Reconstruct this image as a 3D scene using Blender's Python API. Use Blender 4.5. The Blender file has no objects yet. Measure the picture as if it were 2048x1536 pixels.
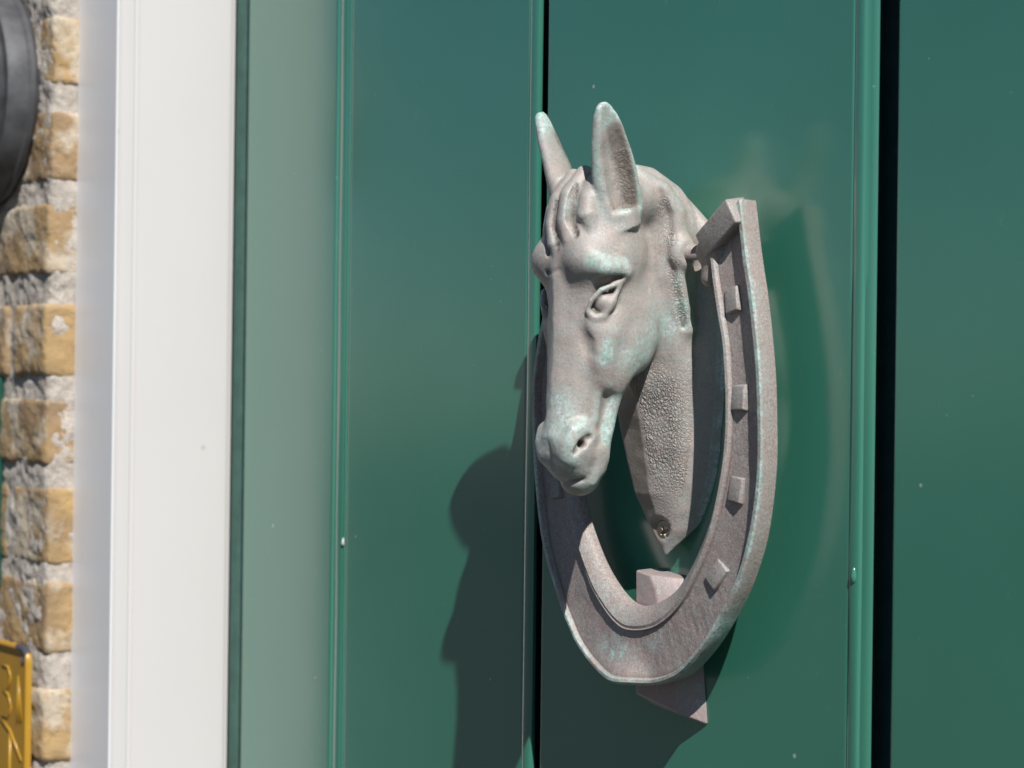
import bpy, bmesh, math, random
import numpy as np
from mathutils import Matrix, Vector

MM = 0.001                      # the scene is worked out in millimetres
SC = bpy.context.scene
COL = SC.collection

# ------------------------------------------------------------------ camera
THC = math.radians(55.0)        # the camera looks along the door at 55 degrees from its normal
ROLL = math.radians(0.7)
FPX, DIST = 4400.0, 870.0
cd = np.array([-math.sin(THC), math.cos(THC), 0.0])
r0 = np.array([math.cos(THC), math.sin(THC), 0.0])
u0 = np.array([0, 0, 1.0])
cr = math.cos(ROLL) * r0 + math.sin(ROLL) * u0
cu = -math.sin(ROLL) * r0 + math.cos(ROLL) * u0
cpos = -DIST * ((276.0 / FPX) * cr + cd)
cam = bpy.data.cameras.new("camera")
camo = bpy.data.objects.new("camera", cam)
COL.objects.link(camo)
camo.matrix_world = Matrix(((cr[0], cu[0], -cd[0], cpos[0] * MM), (cr[1], cu[1], -cd[1], cpos[1] * MM),
                            (cr[2], cu[2], -cd[2], cpos[2] * MM), (0, 0, 0, 1)))
cam.sensor_width = 36.0
cam.lens = 36.0 * FPX / 2048.0
cam.clip_start = 0.05
cam.clip_end = 500.0
cam.dof.use_dof = True
cam.dof.focus_distance = 0.86
cam.dof.aperture_fstop = 16.0
SC.camera = camo

# ------------------------------------------------------------------ sky and sun
SUNV = np.array([2.5, -1.0, 2.75])
SUNV = SUNV / np.linalg.norm(SUNV)
sun_el = math.asin(SUNV[2])
sun_az = math.atan2(SUNV[0], SUNV[1])
world = bpy.data.worlds.new("World")
SC.world = world
world.use_nodes = True
wn = world.node_tree.nodes
wn.clear()
sky = wn.new("ShaderNodeTexSky")
sky.sky_type = 'NISHITA'
sky.sun_disc = False
sky.sun_elevation = sun_el
sky.sun_rotation = sun_az
sky.air_density = 0.75
sky.dust_density = 0.0
sky.ozone_density = 3.0
bg = wn.new("ShaderNodeBackground")
bg.inputs["Strength"].default_value = 0.05
wo = wn.new("ShaderNodeOutputWorld")
world.node_tree.links.new(sky.outputs[0], bg.inputs[0])
world.node_tree.links.new(bg.outputs[0], wo.inputs[0])
sl = bpy.data.lights.new("sun", 'SUN')
sl.energy = 5.0
sl.angle = math.radians(0.5)
sl.color = (1.0, 0.97, 0.935)
so = bpy.data.objects.new("sun", sl)
COL.objects.link(so)
so.rotation_euler = Vector(tuple(SUNV)).to_track_quat('Z', 'Y').to_euler()

SC.view_settings.view_transform = 'Standard'
SC.view_settings.look = 'None'
SC.view_settings.exposure = 0.0
SC.view_settings.gamma = 1.0
SC.render.engine = 'CYCLES'
SC.cycles.use_denoising = True
SC.cycles.max_bounces = 8
SC.cycles.caustics_reflective = False

random.seed(5)
RNG = np.random.RandomState(7)


# ------------------------------------------------------------------ helpers
def link(o, parent=None, label=None, cat=None, group=None, kind=None):
    COL.objects.link(o)
    if parent is not None:
        o.parent = parent
    if label:
        o["label"] = label
    if cat:
        o["category"] = cat
    if group:
        o["group"] = group
    if kind:
        o["kind"] = kind
    return o


def thing(name, label, cat, group=None):
    return link(bpy.data.objects.new(name, None), None, label, cat, group, "thing")


def mesh_obj(name, V, Fc, mat, parent=None, smooth=True, attrs=None, **kw):
    """V in mm as (X, out, Z): out is the distance in front of the door"""
    V = np.asarray(V, dtype=np.float64)
    W = np.stack([V[:, 0], -V[:, 1], V[:, 2]], 1) * MM
    me = bpy.data.meshes.new(name)
    if isinstance(Fc, np.ndarray):
        n, k = Fc.shape
        me.vertices.add(len(W))
        me.vertices.foreach_set("co", W.astype(np.float32).ravel())
        me.loops.add(n * k)
        me.loops.foreach_set("vertex_index", Fc.astype(np.int32).ravel())
        me.polygons.add(n)
        me.polygons.foreach_set("loop_start", np.arange(0, n * k, k, dtype=np.int32))
        me.polygons.foreach_set("loop_total", np.full(n, k, dtype=np.int32))
        me.update(calc_edges=True)
        me.validate()
    else:
        me.from_pydata([tuple(p) for p in W], [], Fc)
    bm = bmesh.new()
    bm.from_mesh(me)
    bmesh.ops.recalc_face_normals(bm, faces=bm.faces)
    bm.to_mesh(me)
    bm.free()
    if attrs:
        for k, a in attrs.items():
            at = me.attributes.new(k, 'FLOAT', 'POINT')
            at.data.foreach_set("value", np.asarray(a, dtype=np.float32))
    me.polygons.foreach_set("use_smooth", [smooth] * len(me.polygons))
    if mat:
        me.materials.append(mat)
    o = bpy.data.objects.new(name, me)
    return link(o, parent, **kw)


def bevel_mod(o, w, seg=3):
    m = o.modifiers.new("bevel", 'BEVEL')
    m.width = w * MM
    m.segments = seg
    m.limit_method = 'ANGLE'
    m.angle_limit = math.radians(35)
    m.harden_normals = False
    return o


def box(x0, x1, h0, h1, z0, z1):
    V = [(x, h, z) for x in (x0, x1) for h in (h0, h1) for z in (z0, z1)]
    Fc = [(0, 1, 3, 2), (4, 6, 7, 5), (0, 4, 5, 1), (2, 3, 7, 6), (0, 2, 6, 4), (1, 5, 7, 3)]
    return V, Fc


def vnoise(P, scale, seed=0):
    """smooth value noise in -1..1 at points P (n,3)"""
    rs = np.random.RandomState(seed)
    T = rs.rand(32, 32, 32) * 2 - 1
    Q = P / scale
    i = np.floor(Q).astype(int)
    f = Q - i
    f = f * f * (3 - 2 * f)
    out = 0
    for dx in (0, 1):
        for dy in (0, 1):
            for dz in (0, 1):
                w = (f[:, 0] if dx else 1 - f[:, 0]) * (f[:, 1] if dy else 1 - f[:, 1]) * (f[:, 2] if dz else 1 - f[:, 2])
                out = out + w * T[(i[:, 0] + dx) % 32, (i[:, 1] + dy) % 32, (i[:, 2] + dz) % 32]
    return out


def prism_profile(prof, z0, z1, nz=2, wob=0.0, seed=0, bead_from=None):
    """extrude an open or closed (x, out) profile along z"""
    V, Fc = [], []
    zs = np.linspace(z0, z1, nz)
    n = len(prof)
    for k, z in enumerate(zs):
        for (x, h) in prof:
            V.append((x, h, z))
    V = np.array(V, float)
    if wob:
        d = vnoise(V * np.array([1, 1, .12]), 7.0, seed) * wob
        if bead_from is not None:
            d = d * (V[:, 0] > bead_from)
        V[:, 0] += d * .5
        V[:, 1] += d
    for k in range(nz - 1):
        for j in range(n - 1):
            Fc.append((k * n + j, k * n + j + 1, (k + 1) * n + j + 1, (k + 1) * n + j))
    return V, Fc


# ------------------------------------------------------------------ material helper
class NT:
    def __init__(s, name):
        s.m = bpy.data.materials.new(name)
        s.m.use_nodes = True
        s.n = s.m.node_tree.nodes
        s.l = s.m.node_tree.links
        s.b = s.n["Principled BSDF"]
        s.tc = s.n.new("ShaderNodeTexCoord")

    def new(s, t, **kw):
        nd = s.n.new(t)
        for k, v in kw.items():
            setattr(nd, k, v)
        return nd

    def set(s, sock, v):
        if hasattr(v, "is_output") or hasattr(v, "links"):
            s.l.new(v, sock)
        else:
            sock.default_value = v

    def noise(s, scale, detail=4, rough=.55, dist=0.0, vec=None, sc=(1, 1, 1)):
        mp = s.new("ShaderNodeMapping")
        s.l.new(vec if vec is not None else s.tc.outputs["Object"], mp.inputs[0])
        mp.inputs["Scale"].default_value = sc
        nd = s.new("ShaderNodeTexNoise")
        s.l.new(mp.outputs[0], nd.inputs["Vector"])
        nd.inputs["Scale"].default_value = scale
        nd.inputs["Detail"].default_value = detail
        nd.inputs["Roughness"].default_value = rough
        nd.inputs["Distortion"].default_value = dist
        return nd.outputs["Fac"]

    def voro(s, scale, feature='F1', sc=(1, 1, 1), out="Distance", vec=None):
        mp = s.new("ShaderNodeMapping")
        s.l.new(vec if vec is not None else s.tc.outputs["Object"], mp.inputs[0])
        mp.inputs["Scale"].default_value = sc
        nd = s.new("ShaderNodeTexVoronoi")
        nd.feature = feature
        s.l.new(mp.outputs[0], nd.inputs["Vector"])
        nd.inputs["Scale"].default_value = scale
        return nd.outputs[out]

    def ramp(s, fac, stops, interp='LINEAR'):
        nd = s.new("ShaderNodeValToRGB")
        nd.color_ramp.interpolation = interp
        e = nd.color_ramp.elements
        while len(e) < len(stops):
            e.new(.5)
        for i, (p, c) in enumerate(stops):
            e[i].position = p
            if not isinstance(c, (tuple, list)):
                c = (c, c, c)
            e[i].color = (c[0], c[1], c[2], 1)
        s.l.new(fac, nd.inputs[0])
        return nd.outputs[0]

    def mix(s, fac, a, b, mode='MIX'):
        nd = s.new("ShaderNodeMix", data_type='RGBA', blend_type=mode)
        for sock, v in ((nd.inputs[0], fac), (nd.inputs[6], a), (nd.inputs[7], b)):
            if isinstance(v, tuple) and len(v) == 3:
                v = v + (1,)
            s.set(sock, v)
        return nd.outputs[2]

    def math(s, op, a, b=0.0, c=None, clamp=False):
        nd = s.new("ShaderNodeMath", operation=op, use_clamp=clamp)
        s.set(nd.inputs[0], a)
        s.set(nd.inputs[1], b)
        if c is not None:
            s.set(nd.inputs[2], c)
        return nd.outputs[0]

    def attr(s, name):
        nd = s.new("ShaderNodeAttribute", attribute_name=name)
        return nd.outputs["Fac"]

    def bump(s, h, strength, dist, normal=None):
        nd = s.new("ShaderNodeBump")
        s.l.new(h, nd.inputs["Height"])
        s.set(nd.inputs["Strength"], strength)
        nd.inputs["Distance"].default_value = dist * MM
        if normal is not None:
            s.l.new(normal, nd.inputs["Normal"])
        return nd.outputs[0]

    def out(s, **kw):
        for k, v in kw.items():
            sock = s.b.inputs[k.replace("_", " ")]
            if isinstance(v, tuple) and len(v) == 3:
                v = v + (1,)
            s.set(sock, v)
        return s.m


# ------------------------------------------------------------------ materials
def patina(name, base=(.385, .305, .27), grey=(.31, .29, .265), mint=(.34, .60, .51), attrs=True, crack=False, grain=1.0):
    t = NT(name)
    n1 = t.noise(190, 6, .65)
    n2 = t.noise(1900, 3, .6)
    n3 = t.noise(800, 5, .75)
    n4 = t.noise(60, 3, .5)
    c = t.mix(t.ramp(n1, [(.38, 0.0), (.62, 1.0)]), base, grey)
    c = t.mix(t.ramp(n2, [(.46, 0.0), (.70, grain * .8)]), c, (.58, .53, .49))
    c = t.mix(t.ramp(t.noise(1300, 4, .7, .4, None, (1, 1, .7)), [(.36, grain * .6), (.47, 0.0)]), c, (.19, .155, .14))
    c = t.mix(t.ramp(n3, [(.60, 0.0), (.74, .45)]), c, (.42, .56, .50))
    ln_ = t.noise(230, 3, .5, .8, None, (1, 1, .45))
    ln_ = t.math('ABSOLUTE', t.math('SUBTRACT', ln_, .5))
    ln_ = t.math('MULTIPLY', t.ramp(ln_, [(.0, 1.0), (.022, 0.0)]), t.ramp(n4, [(.45, 0.0), (.6, .5)]))
    c = t.mix(ln_, c, (.60, .66, .62))
    if attrs:
        m = t.attr("mint")
        speck = t.math('MULTIPLY_ADD', t.ramp(n3, [(.42, 0.0), (.54, 1.0)]), .9, .1)
        mm = t.math('MULTIPLY', m, speck, clamp=True)
        hi = t.ramp(n1, [(.35, (.30, .52, .45)), (.5, (.45, .68, .62)), (.62, (.68, .80, .80))])
        c = t.mix(mm, c, hi)
        d = t.attr("grime_shade")  # recess darkening: grime and painted occlusion shade together
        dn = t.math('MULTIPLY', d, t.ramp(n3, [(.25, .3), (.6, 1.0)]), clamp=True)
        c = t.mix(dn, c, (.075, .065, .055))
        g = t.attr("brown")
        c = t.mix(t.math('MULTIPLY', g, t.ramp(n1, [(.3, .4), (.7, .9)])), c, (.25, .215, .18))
    nb = t.bump(t.noise(900, 6, .75), .35 + .4 * grain, .35)
    nb = t.bump(t.noise(220, 3, .5), .5, .5, nb)
    if crack:
        k = t.attr("crack")
        wv = t.new("ShaderNodeVectorMath", operation='ADD')
        t.l.new(t.tc.outputs["Object"], wv.inputs[0])
        dn_ = t.new("ShaderNodeTexNoise")
        dn_.inputs["Scale"].default_value = 300
        t.l.new(t.tc.outputs["Object"], dn_.inputs["Vector"])
        sc_ = t.new("ShaderNodeVectorMath", operation='SCALE')
        t.l.new(dn_.outputs["Color"], sc_.inputs[0])
        sc_.inputs["Scale"].default_value = .003
        t.l.new(sc_.outputs[0], wv.inputs[1])
        v = t.voro(820, 'DISTANCE_TO_EDGE', (1, 1, .75), vec=wv.outputs[0])
        cr_ = t.ramp(v, [(.0, 0.0), (.12, .55), (.45, 1.0)], 'EASE')
        hk = t.math('MULTIPLY', cr_, k)
        nb = t.bump(hk, .85, .75, nb)
        dk = t.math('MULTIPLY', t.math('SUBTRACT', 1.0, cr_), k, clamp=True)
        c = t.mix(t.math('MULTIPLY', dk, .55), c, (.15, .13, .12))
    t.out(Base_Color=c, Roughness=t.ramp(n3, [(.3, .33), (.7, .56)]), Normal=nb, Metallic=.04)
    t.b.inputs["Specular IOR Level"].default_value = .45
    return t.m


M_HEAD = patina("verdigris_bronze", base=(.455, .385, .35), grey=(.40, .395, .37), crack=True, grain=.6)
M_SHOE = patina("verdigris_bronze_shoe", base=(.375, .285, .265), grey=(.34, .31, .29), crack=False)


def m_paint():
    t = NT("green_gloss_paint")
    n = t.noise(9, 3, .5)
    base = t.mix(t.ramp(n, [(.3, 0.0), (.7, 1.0)]), (.044, .225, .152), (.052, .245, .170))
    # little splashes and dust specks stuck to the paint
    v = t.voro(42, 'F1')
    thr = t.math('MULTIPLY_ADD', t.noise(37, 1), .09, -.012)
    sp = t.math('LESS_THAN', v, thr)
    sp = t.math('MULTIPLY', sp, t.math('GREATER_THAN', t.noise(14, 2), .50))
    v2 = t.voro(95, 'F1')
    sp2 = t.math('MULTIPLY', t.math('LESS_THAN', v2, t.math('MULTIPLY_ADD', t.noise(51, 1), .10, -.015)), t.math('GREATER_THAN', t.noise(23, 3), .52))
    c = t.mix(t.math('MULTIPLY', sp, .65), base, (.55, .62, .58))
    c = t.mix(t.math('MULTIPLY', sp2, .35), c, (.40, .52, .47))
    dust = t.ramp(t.noise(210, 5, .7, 0, None, (1, 1, .4)), [(.62, 0.0), (.80, .16)])
    c = t.mix(dust, c, (.42, .50, .45))
    drip = t.noise(60, 4, .6, sc=(1, 1, .12))
    b1 = t.bump(t.noise(16, 2, .4, sc=(1, 1, .25)), .10, .6)
    b2 = t.bump(drip, .03, .2, b1)
    b3 = t.bump(t.noise(900, 2, .5), .06, .12, b2)
    t.out(Base_Color=c, Roughness=t.ramp(t.noise(30, 4), [(.3, .17), (.7, .23)]), Normal=b3)
    t.b.inputs["IOR"].default_value = 1.62
    t.b.inputs["Coat Weight"].default_value = 1.0
    t.b.inputs["Coat Roughness"].default_value = .18
    t.b.inputs["Coat IOR"].default_value = 1.6
    t.l.new(b2, t.b.inputs["Coat Normal"])
    return t.m


M_GREEN = m_paint()


def m_white():
    t = NT("cream_white_paint")
    n = t.noise(14, 4)
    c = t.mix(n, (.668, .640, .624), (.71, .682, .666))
    st = t.noise(120, 3, .6, sc=(1, 1, .05))
    nb = t.bump(st, .18, .25)
    nb = t.bump(t.noise(500, 3), .1, .1, nb)
    sp = t.math('LESS_THAN', t.voro(26, 'F1'), .035)
    c = t.mix(t.math('MULTIPLY', sp, .5), c, (.45, .43, .40))
    return t.out(Base_Color=c, Roughness=.34, Normal=nb)


M_WHITE = m_white()


def m_white_brightened():  # frame paint whitened for the front face, brightness put into the colour
    t = NT("frame_paint_brightened")
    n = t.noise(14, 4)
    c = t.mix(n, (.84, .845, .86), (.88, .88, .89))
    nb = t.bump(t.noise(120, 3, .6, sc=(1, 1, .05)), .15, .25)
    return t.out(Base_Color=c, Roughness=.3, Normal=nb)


def m_simple(name, col, rough=.5, metal=0.0, bump=0.0, bscale=400, var=.15):
    t = NT(name)
    n = t.noise(bscale * .3, 4)
    c = t.mix(t.ramp(n, [(.3, 0.0), (.7, 1.0)]), tuple(x * (1 - var) for x in col), tuple(x * (1 + var) for x in col))
    kw = dict(Base_Color=c, Roughness=rough, Metallic=metal)
    if bump:
        kw["Normal"] = t.bump(t.noise(bscale, 4), bump, .3)
    return t.out(**kw)


M_BACK = m_simple("dark_joint_paint", (.05, .12, .13), .5)
M_SEAL = m_simple("dark_rubber", (.02, .03, .025), .6)


def m_brick():
    t = NT("yellow_stock_brick")
    tone = t.attr("tone")
    n1 = t.noise(70, 5, .6)
    n2 = t.noise(420, 5, .7)
    n3 = t.noise(35, 3, .6)
    a = t.mix(t.ramp(n1, [(.35, 0.0), (.65, 1.0)]), (.50, .335, .15), (.42, .29, .15))
    a = t.mix(tone, a, (.30, .205, .125))
    a = t.mix(t.ramp(n3, [(.50, 0.0), (.62, .75)]), a, (.66, .58, .46))
    a = t.mix(t.ramp(n2, [(.30, .75), (.42, 0.0)]), a, (.22, .16, .09))
    pits = t.voro(230, 'F1')
    nb = t.bump(n2, .8, 1.1)
    nb = t.bump(t.ramp(pits, [(.05, 0.0), (.25, 1.0)]), .5, .7, nb)
    return t.out(Base_Color=a, Roughness=.9, Normal=nb)


def m_mortar():
    t = NT("grey_lime_mortar")
    n1 = t.noise(160, 6, .7)
    n2 = t.noise(600, 5, .7)
    a = t.mix(t.ramp(n1, [(.3, 0.0), (.7, 1.0)]), (.44, .385, .32), (.68, .62, .55))
    a = t.mix(t.ramp(n2, [(.30, .8), (.43, 0.0)]), a, (.16, .15, .11))
    nb = t.bump(n1, .9, 2.0)
    nb = t.bump(n2, .8, .8, nb)
    return t.out(Base_Color=a, Roughness=.95, Normal=nb)


# ------------------------------------------------------------------ ground (what the gloss paint and the chin look down on)
def m_ground():
    t = NT("pavement_stone")
    c = t.mix(t.noise(3, 5), (.055, .052, .047), (.085, .078, .068))
    return t.out(Base_Color=c, Roughness=.9)


V, Fc = box(-60000, 60000, -300, 90000, -1430, -1400)
mesh_obj("pavement", V, Fc, m_ground(), smooth=False, kind="structure")
V, Fc = box(-60000, 60000, 9500, 89000, -1400, -1394)
mesh_obj("road", V, Fc, m_simple("dark_asphalt", (.02, .022, .026), .9), smooth=False, kind="structure")

# ------------------------------------------------------------------ door
DZ0, DZ1 = -1350, 700
door = thing("front_door", "glossy green front door of vertical beaded boards with narrow dark joints", "door")


def arc(cx, ch, r, a0, a1, n):
    return [(cx + r * math.cos(math.radians(a)), ch + r * math.sin(math.radians(a))) for a in np.linspace(a0, a1, n)]


def board(x0, x1, bead_w, slope=0.0, zs=160, seed=1, flat=.3):
    """board face at out=0 from x0 to x1, its right edge run as a round bead; the section is closed at the back"""
    TH = 5.5
    p = [(x0 + .2, -TH), (x0, -.9), (x0 + .25, -.25), (x0 + .9, 0.0), (x0 + 1.6, 0.0)]
    if bead_w > 0:
        xq = x1 - slope - bead_w
        p += [(xq - 1.6, 0.0), (xq - .8, 0.0), (xq - .25, -.25), (xq, -1.1), (xq + .15, -.9)]
        r = bead_w / 2
        p += [(xq + r + r * math.cos(math.radians(a)), -.55 + r * flat * math.sin(math.radians(a)) + .2) for a in np.linspace(165, 15, 9)]
        if slope:
            p += [(x1 - slope + .4, -.9), (x1 - slope * .5, -1.1), (x1 - .6, -1.8), (x1 - .1, -2.4), (x1 - .4, -2.9), (x1 - 6, -TH)]
        else:
            p += [(x1 - .1, -1.2), (x1 - .3, -1.9), (x1 - 5, -TH)]
    else:
        p += [(x1 - 1.6, 0), (x1 - .9, 0), (x1, -.9), (x1 - .2, -TH)]
    p += [p[0]]
    V, Fc = prism_profile(p, DZ0, DZ1, zs, wob=.22, seed=seed, bead_from=x1 - slope - bead_w - .5)
    n = len(p)
    Fc.append(tuple(range(n - 1)))
    Fc.append(tuple((zs - 1) * n + j for j in range(n - 1)))
    o = mesh_obj("door_board", V, Fc, M_GREEN, door)
    m = o.modifiers.new("en", 'EDGE_SPLIT')
    m.split_angle = math.radians(50)
    return o


st = [(-338.2, -4.4), (-338.4, -1), (-338.1, -.3), (-337.4, 0), (-336.4, 0), (-248.5, 0), (-247.0, 0), (-246.4, -.2), (-246.0, -1.0), (-245.4, -1.1), (-244.9, -.6)]
st += [(-240.9 + 3.6 * math.cos(math.radians(a)), -.9 + .75 * math.sin(math.radians(a))) for a in np.linspace(165, 15, 12)]
st += [(-236.8, -1.1), (-236.2, -1.4), (-235.7, -.6), (-235.1, -.2), (-234.7, -.9), (-238, -4.4)]
st.append(st[0])
V, Fc = prism_profile(st, DZ0, DZ1, 200, wob=.22, seed=1, bead_from=-246.6)
n = len(st)
Fc.append(tuple(range(n - 1)))
Fc.append(tuple(199 * n + j for j in range(n - 1)))
o = mesh_obj("door_stile", V, Fc, M_GREEN, door)
o.modifiers.new("en", 'EDGE_SPLIT').split_angle = math.radians(50)
board(-233.4, -77.6, 7.0, 0.0, 200, 2)
board(-71.8, 123.4, 5.2, 4.6, 200, 3)
board(134.8, 420.0, 6.0, 0.0, 200, 4)
V, Fc = box(-349, 430, -18, -14.5, DZ0, DZ1)
mesh_obj("backing_panel", V, Fc, M_BACK, door, smooth=False)
# paint run hanging on the right-hand bead
def blob(name, c, r, mat, parent, n=14):
    V, Fc = [], []
    for i in range(n + 1):
        a = math.pi * i / n
        for j in range(n):
            b = 2 * math.pi * j / n
            tear = 1 + .25 * math.cos(a)
            V.append((c[0] + r[0] * math.sin(a) * math.cos(b) / tear, c[1] + r[1] * math.sin(a) * math.sin(b) / tear, c[2] + r[2] * math.cos(a)))
    for i in range(n):
        for j in range(n):
            Fc.append((i * n + j, i * n + (j + 1) % n, (i + 1) * n + (j + 1) % n, (i + 1) * n + j))
    return mesh_obj(name, V, Fc, mat, parent)


blob("paint_drip", (116.4, .1, -66.5), (1.2, 1.2, 3.0), M_GREEN, door)
blob("paint_fleck", (-236.6, -.6, -78.0), (.8, .9, 1.9), M_WHITE, door)

# ------------------------------------------------------------------ door frame
frame = thing("entrance_surround", "cream white wooden frame with a moulded edge between the green door and the brick wall", "door frame")
XR = -350.0
XA = XR - 10.6            # the reveal is splayed a little towards the street


def rev(h, d=0.0):
    return (XR - 10.6 * h / 62.0 - d, h)


prof = [(XR - 9, 1.2), rev(2.2, 1.2), rev(3.4, .3), rev(5.0), rev(51.0), rev(52.0, .4), rev(52.6, 1.3), rev(54.0, 1.3),
        rev(54.8, .6), rev(58.8, .6), rev(60.2, .9), rev(61.3, 1.5), (XA - 2.6, 61.9), (XA - 50.5, 61.9)]
V, Fc = prism_profile(prof, DZ0, DZ1, 120, wob=.12, seed=9)
o = mesh_obj("jamb", V, Fc, M_WHITE, frame)
o.modifiers.new("en", 'EDGE_SPLIT').split_angle = math.radians(40)
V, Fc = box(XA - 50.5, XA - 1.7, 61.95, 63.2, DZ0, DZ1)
bevel_mod(mesh_obj("casing", V, Fc, m_white_brightened(), frame, smooth=False), .5)  # thin front layer added to carry the brightened paint
V, Fc = box(XR - 70, XR - 19.6, -32, 61.6, DZ0, DZ1)
mesh_obj("jamb_core", V, Fc, M_WHITE, frame, smooth=False)
V, Fc = box(XR - 9.5, XR + 18.0, -14, -4.5, DZ0, DZ1)
mesh_obj("draught_strip", V, Fc, m_simple("green_draught_strip", (.16, .30, .25), .6), frame, smooth=False)

# ------------------------------------------------------------------ brick wall
wall = thing("brick_wall", "old yellow brick wall corner with thick crumbly grey mortar beside the white frame", "wall")
BX1 = -411.8            # right-hand return of the wall, against the frame
BH = 78.0               # how far the wall face stands in front of the door
MB, MM_ = m_brick(), m_mortar()
courses = [-354, -304, -254, -203, -149, -98, -49, 2, 53, 103, 154, 204, 254, 304]


def rough_box(x0, x1, h0, h1, z0, z1, step, rnd, amp, seed):
    dims = [max(2, int(round((b - a) / step))) for a, b in ((x0, x1), (h0, h1), (z0, z1))]
    lo = np.array([x0, h0, z0]); hi = np.array([x1, h1, z1])
    Vs, Fs, off = [], [], 0
    for ax in range(3):
        a, b = [(1, 2), (0, 2), (0, 1)][ax]
        for side in (0, 1):
            na, nb_ = dims[a], dims[b]
            ga, gb = np.meshgrid(np.linspace(0, 1, na + 1), np.linspace(0, 1, nb_ + 1), indexing='ij')
            P = np.zeros((ga.size, 3))
            P[:, a] = ga.ravel(); P[:, b] = gb.ravel(); P[:, ax] = side
            Vs.append(lo + P * (hi - lo))
            idx = np.arange(ga.size).reshape(na + 1, nb_ + 1) + off
            q = np.stack([idx[:-1, :-1], idx[1:, :-1], idx[1:, 1:], idx[:-1, 1:]], -1).reshape(-1, 4)
            Fs.append(q if side == (ax != 1) else q[:, ::-1])
            off += ga.size
    V = np.concatenate(Vs)
    c = (lo + hi) / 2
    half = (hi - lo) / 2
    q = V - c
    inner = np.clip(q, -(half - rnd), half - rnd)
    dv = q - inner
    ln = np.linalg.norm(dv, axis=1, keepdims=True)
    nrm = dv / np.maximum(ln, 1e-6)
    V = c + inner + nrm * rnd
    nz = vnoise(V, 9, seed) * .55 + vnoise(V, 3.2, seed + 1) * .3 + vnoise(V, 1.4, seed + 2) * .15
    V = V + nrm * (nz * amp)[:, None]
    return V, np.concatenate(Fs)


bV, bF, bT, off = [], [], [], 0
for i, z in enumerate(courses):
    zt = z + 40.0 + random.uniform(-3.0, 2.0)
    zb = z + random.uniform(-2.0, 2.5)
    x1 = BX1 + random.uniform(.4, 1.8)
    hh = BH + random.uniform(-1.2, 1.6)
    first = 46 if i % 2 else 92
    spans = [(x1 - first, x1)]
    xx = x1 - first - 9
    while xx > -900:
        L = 92
        spans.append((xx - L, xx))
        xx -= L + 9
    for k, (a, b) in enumerate(spans):
        fine = a > -640 and -330 < z < 300
        v, f_ = rough_box(a, b, 30 if k == 0 else 60, hh, zb, zt, 1.3 if fine else 8, 3.2, 1.7 if fine else .5, i * 13 + k * 5)
        bV.append(v); bF.append(f_ + off); off += len(v)
        tn = np.clip(.35 + .5 * vnoise(v, 16, i * 3) + random.uniform(-.3, .3), 0, 1)
        bT.append(tn)
mesh_obj("bricks", np.concatenate(bV), np.concatenate(bF), MB, wall, attrs={"tone": np.concatenate(bT)})
v, f_ = rough_box(-650, BX1 + .2, 20, BH - .8, -330, 330, 1.5, 4.0, 2.5, 77)
mesh_obj("mortar", v, f_, MM_, wall)
V, Fc = box(-1400, -651, 20, BH - 3, -1400, 1000)
V2, F2 = box(-651, BX1 - 3, 20, BH - 6, -1400, -331)
V3, F3 = box(-651, BX1 - 3, 20, BH - 6, 331, 1000)
mesh_obj("wall_core", V + V2 + V3, Fc + [tuple(i + 8 for i in q) for q in F2] + [tuple(i + 16 for i in q) for q in F3], MM_, wall, smooth=False)


# ------------------------------------------------------------------ round black wall lamp
def lathe(cx, cz, prof, n=96):
    """profile of (radius, out) turned round the wall normal"""
    V, Fc = [], []
    for (r, h) in prof:
        for j in range(n):
            a = 2 * math.pi * j / n
            V.append((cx + r * math.cos(a), h, cz + r * math.sin(a)))
    for i in range(len(prof) - 1):
        for j in range(n):
            Fc.append((i * n + j, i * n + (j + 1) % n, (i + 1) * n + (j + 1) % n, (i + 1) * n + j))
    return V, Fc


def smooth_split(o, a=35):
    o.modifiers.new("en", 'EDGE_SPLIT').split_angle = math.radians(a)
    return o


lamp = thing("wall_lamp", "round black metal wall lamp on the brick wall at the upper left edge", "wall lamp")
M_BLK = m_simple("black_weathered_metal", (.10, .102, .11), .6, .3, .35, 300, .3)
LX, LZ = -488.0, 155.0
h0 = BH
smooth_split(mesh_obj("base_ring", *lathe(LX, LZ, [(57, h0 - 8), (60.5, h0 + 1), (62, h0 + 2.5), (62, h0 + 5), (60.8, h0 + 6.2), (60.2, h0 + 15), (59, h0 + 17), (54, h0 + 17.5)]), M_BLK, lamp))
smooth_split(mesh_obj("rim", *lathe(LX, LZ, [(53, h0 + 12), (55.5, h0 + 21), (57.5, h0 + 22), (58, h0 + 30), (56, h0 + 33), (52, h0 + 34), (50, h0 + 33)]), M_BLK, lamp))
smooth_split(mesh_obj("cover", *lathe(LX, LZ, [(50.5, h0 + 30), (50.5, h0 + 44), (46, h0 + 54), (34, h0 + 62), (18, h0 + 67), (.1, h0 + 68)]), M_BLK, lamp))

# ------------------------------------------------------------------ yellow enamel plate with raised marks
sign = thing("yellow_plate", "yellow metal plate with raised marks and a chipped grey corner on the brick wall", "sign")


def rrect(x0, x1, z0, z1, r, n=8):
    out = []
    for cx, cz, a0 in ((x1 - r, z1 - r, 0), (x0 + r, z1 - r, 90), (x0 + r, z0 + r, 180), (x1 - r, z0 + r, 270)):
        for k in range(n + 1):
            a = math.radians(a0 + 90 * k / n)
            out.append((cx + r * math.cos(a), cz + r * math.sin(a)))
    return out


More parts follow.
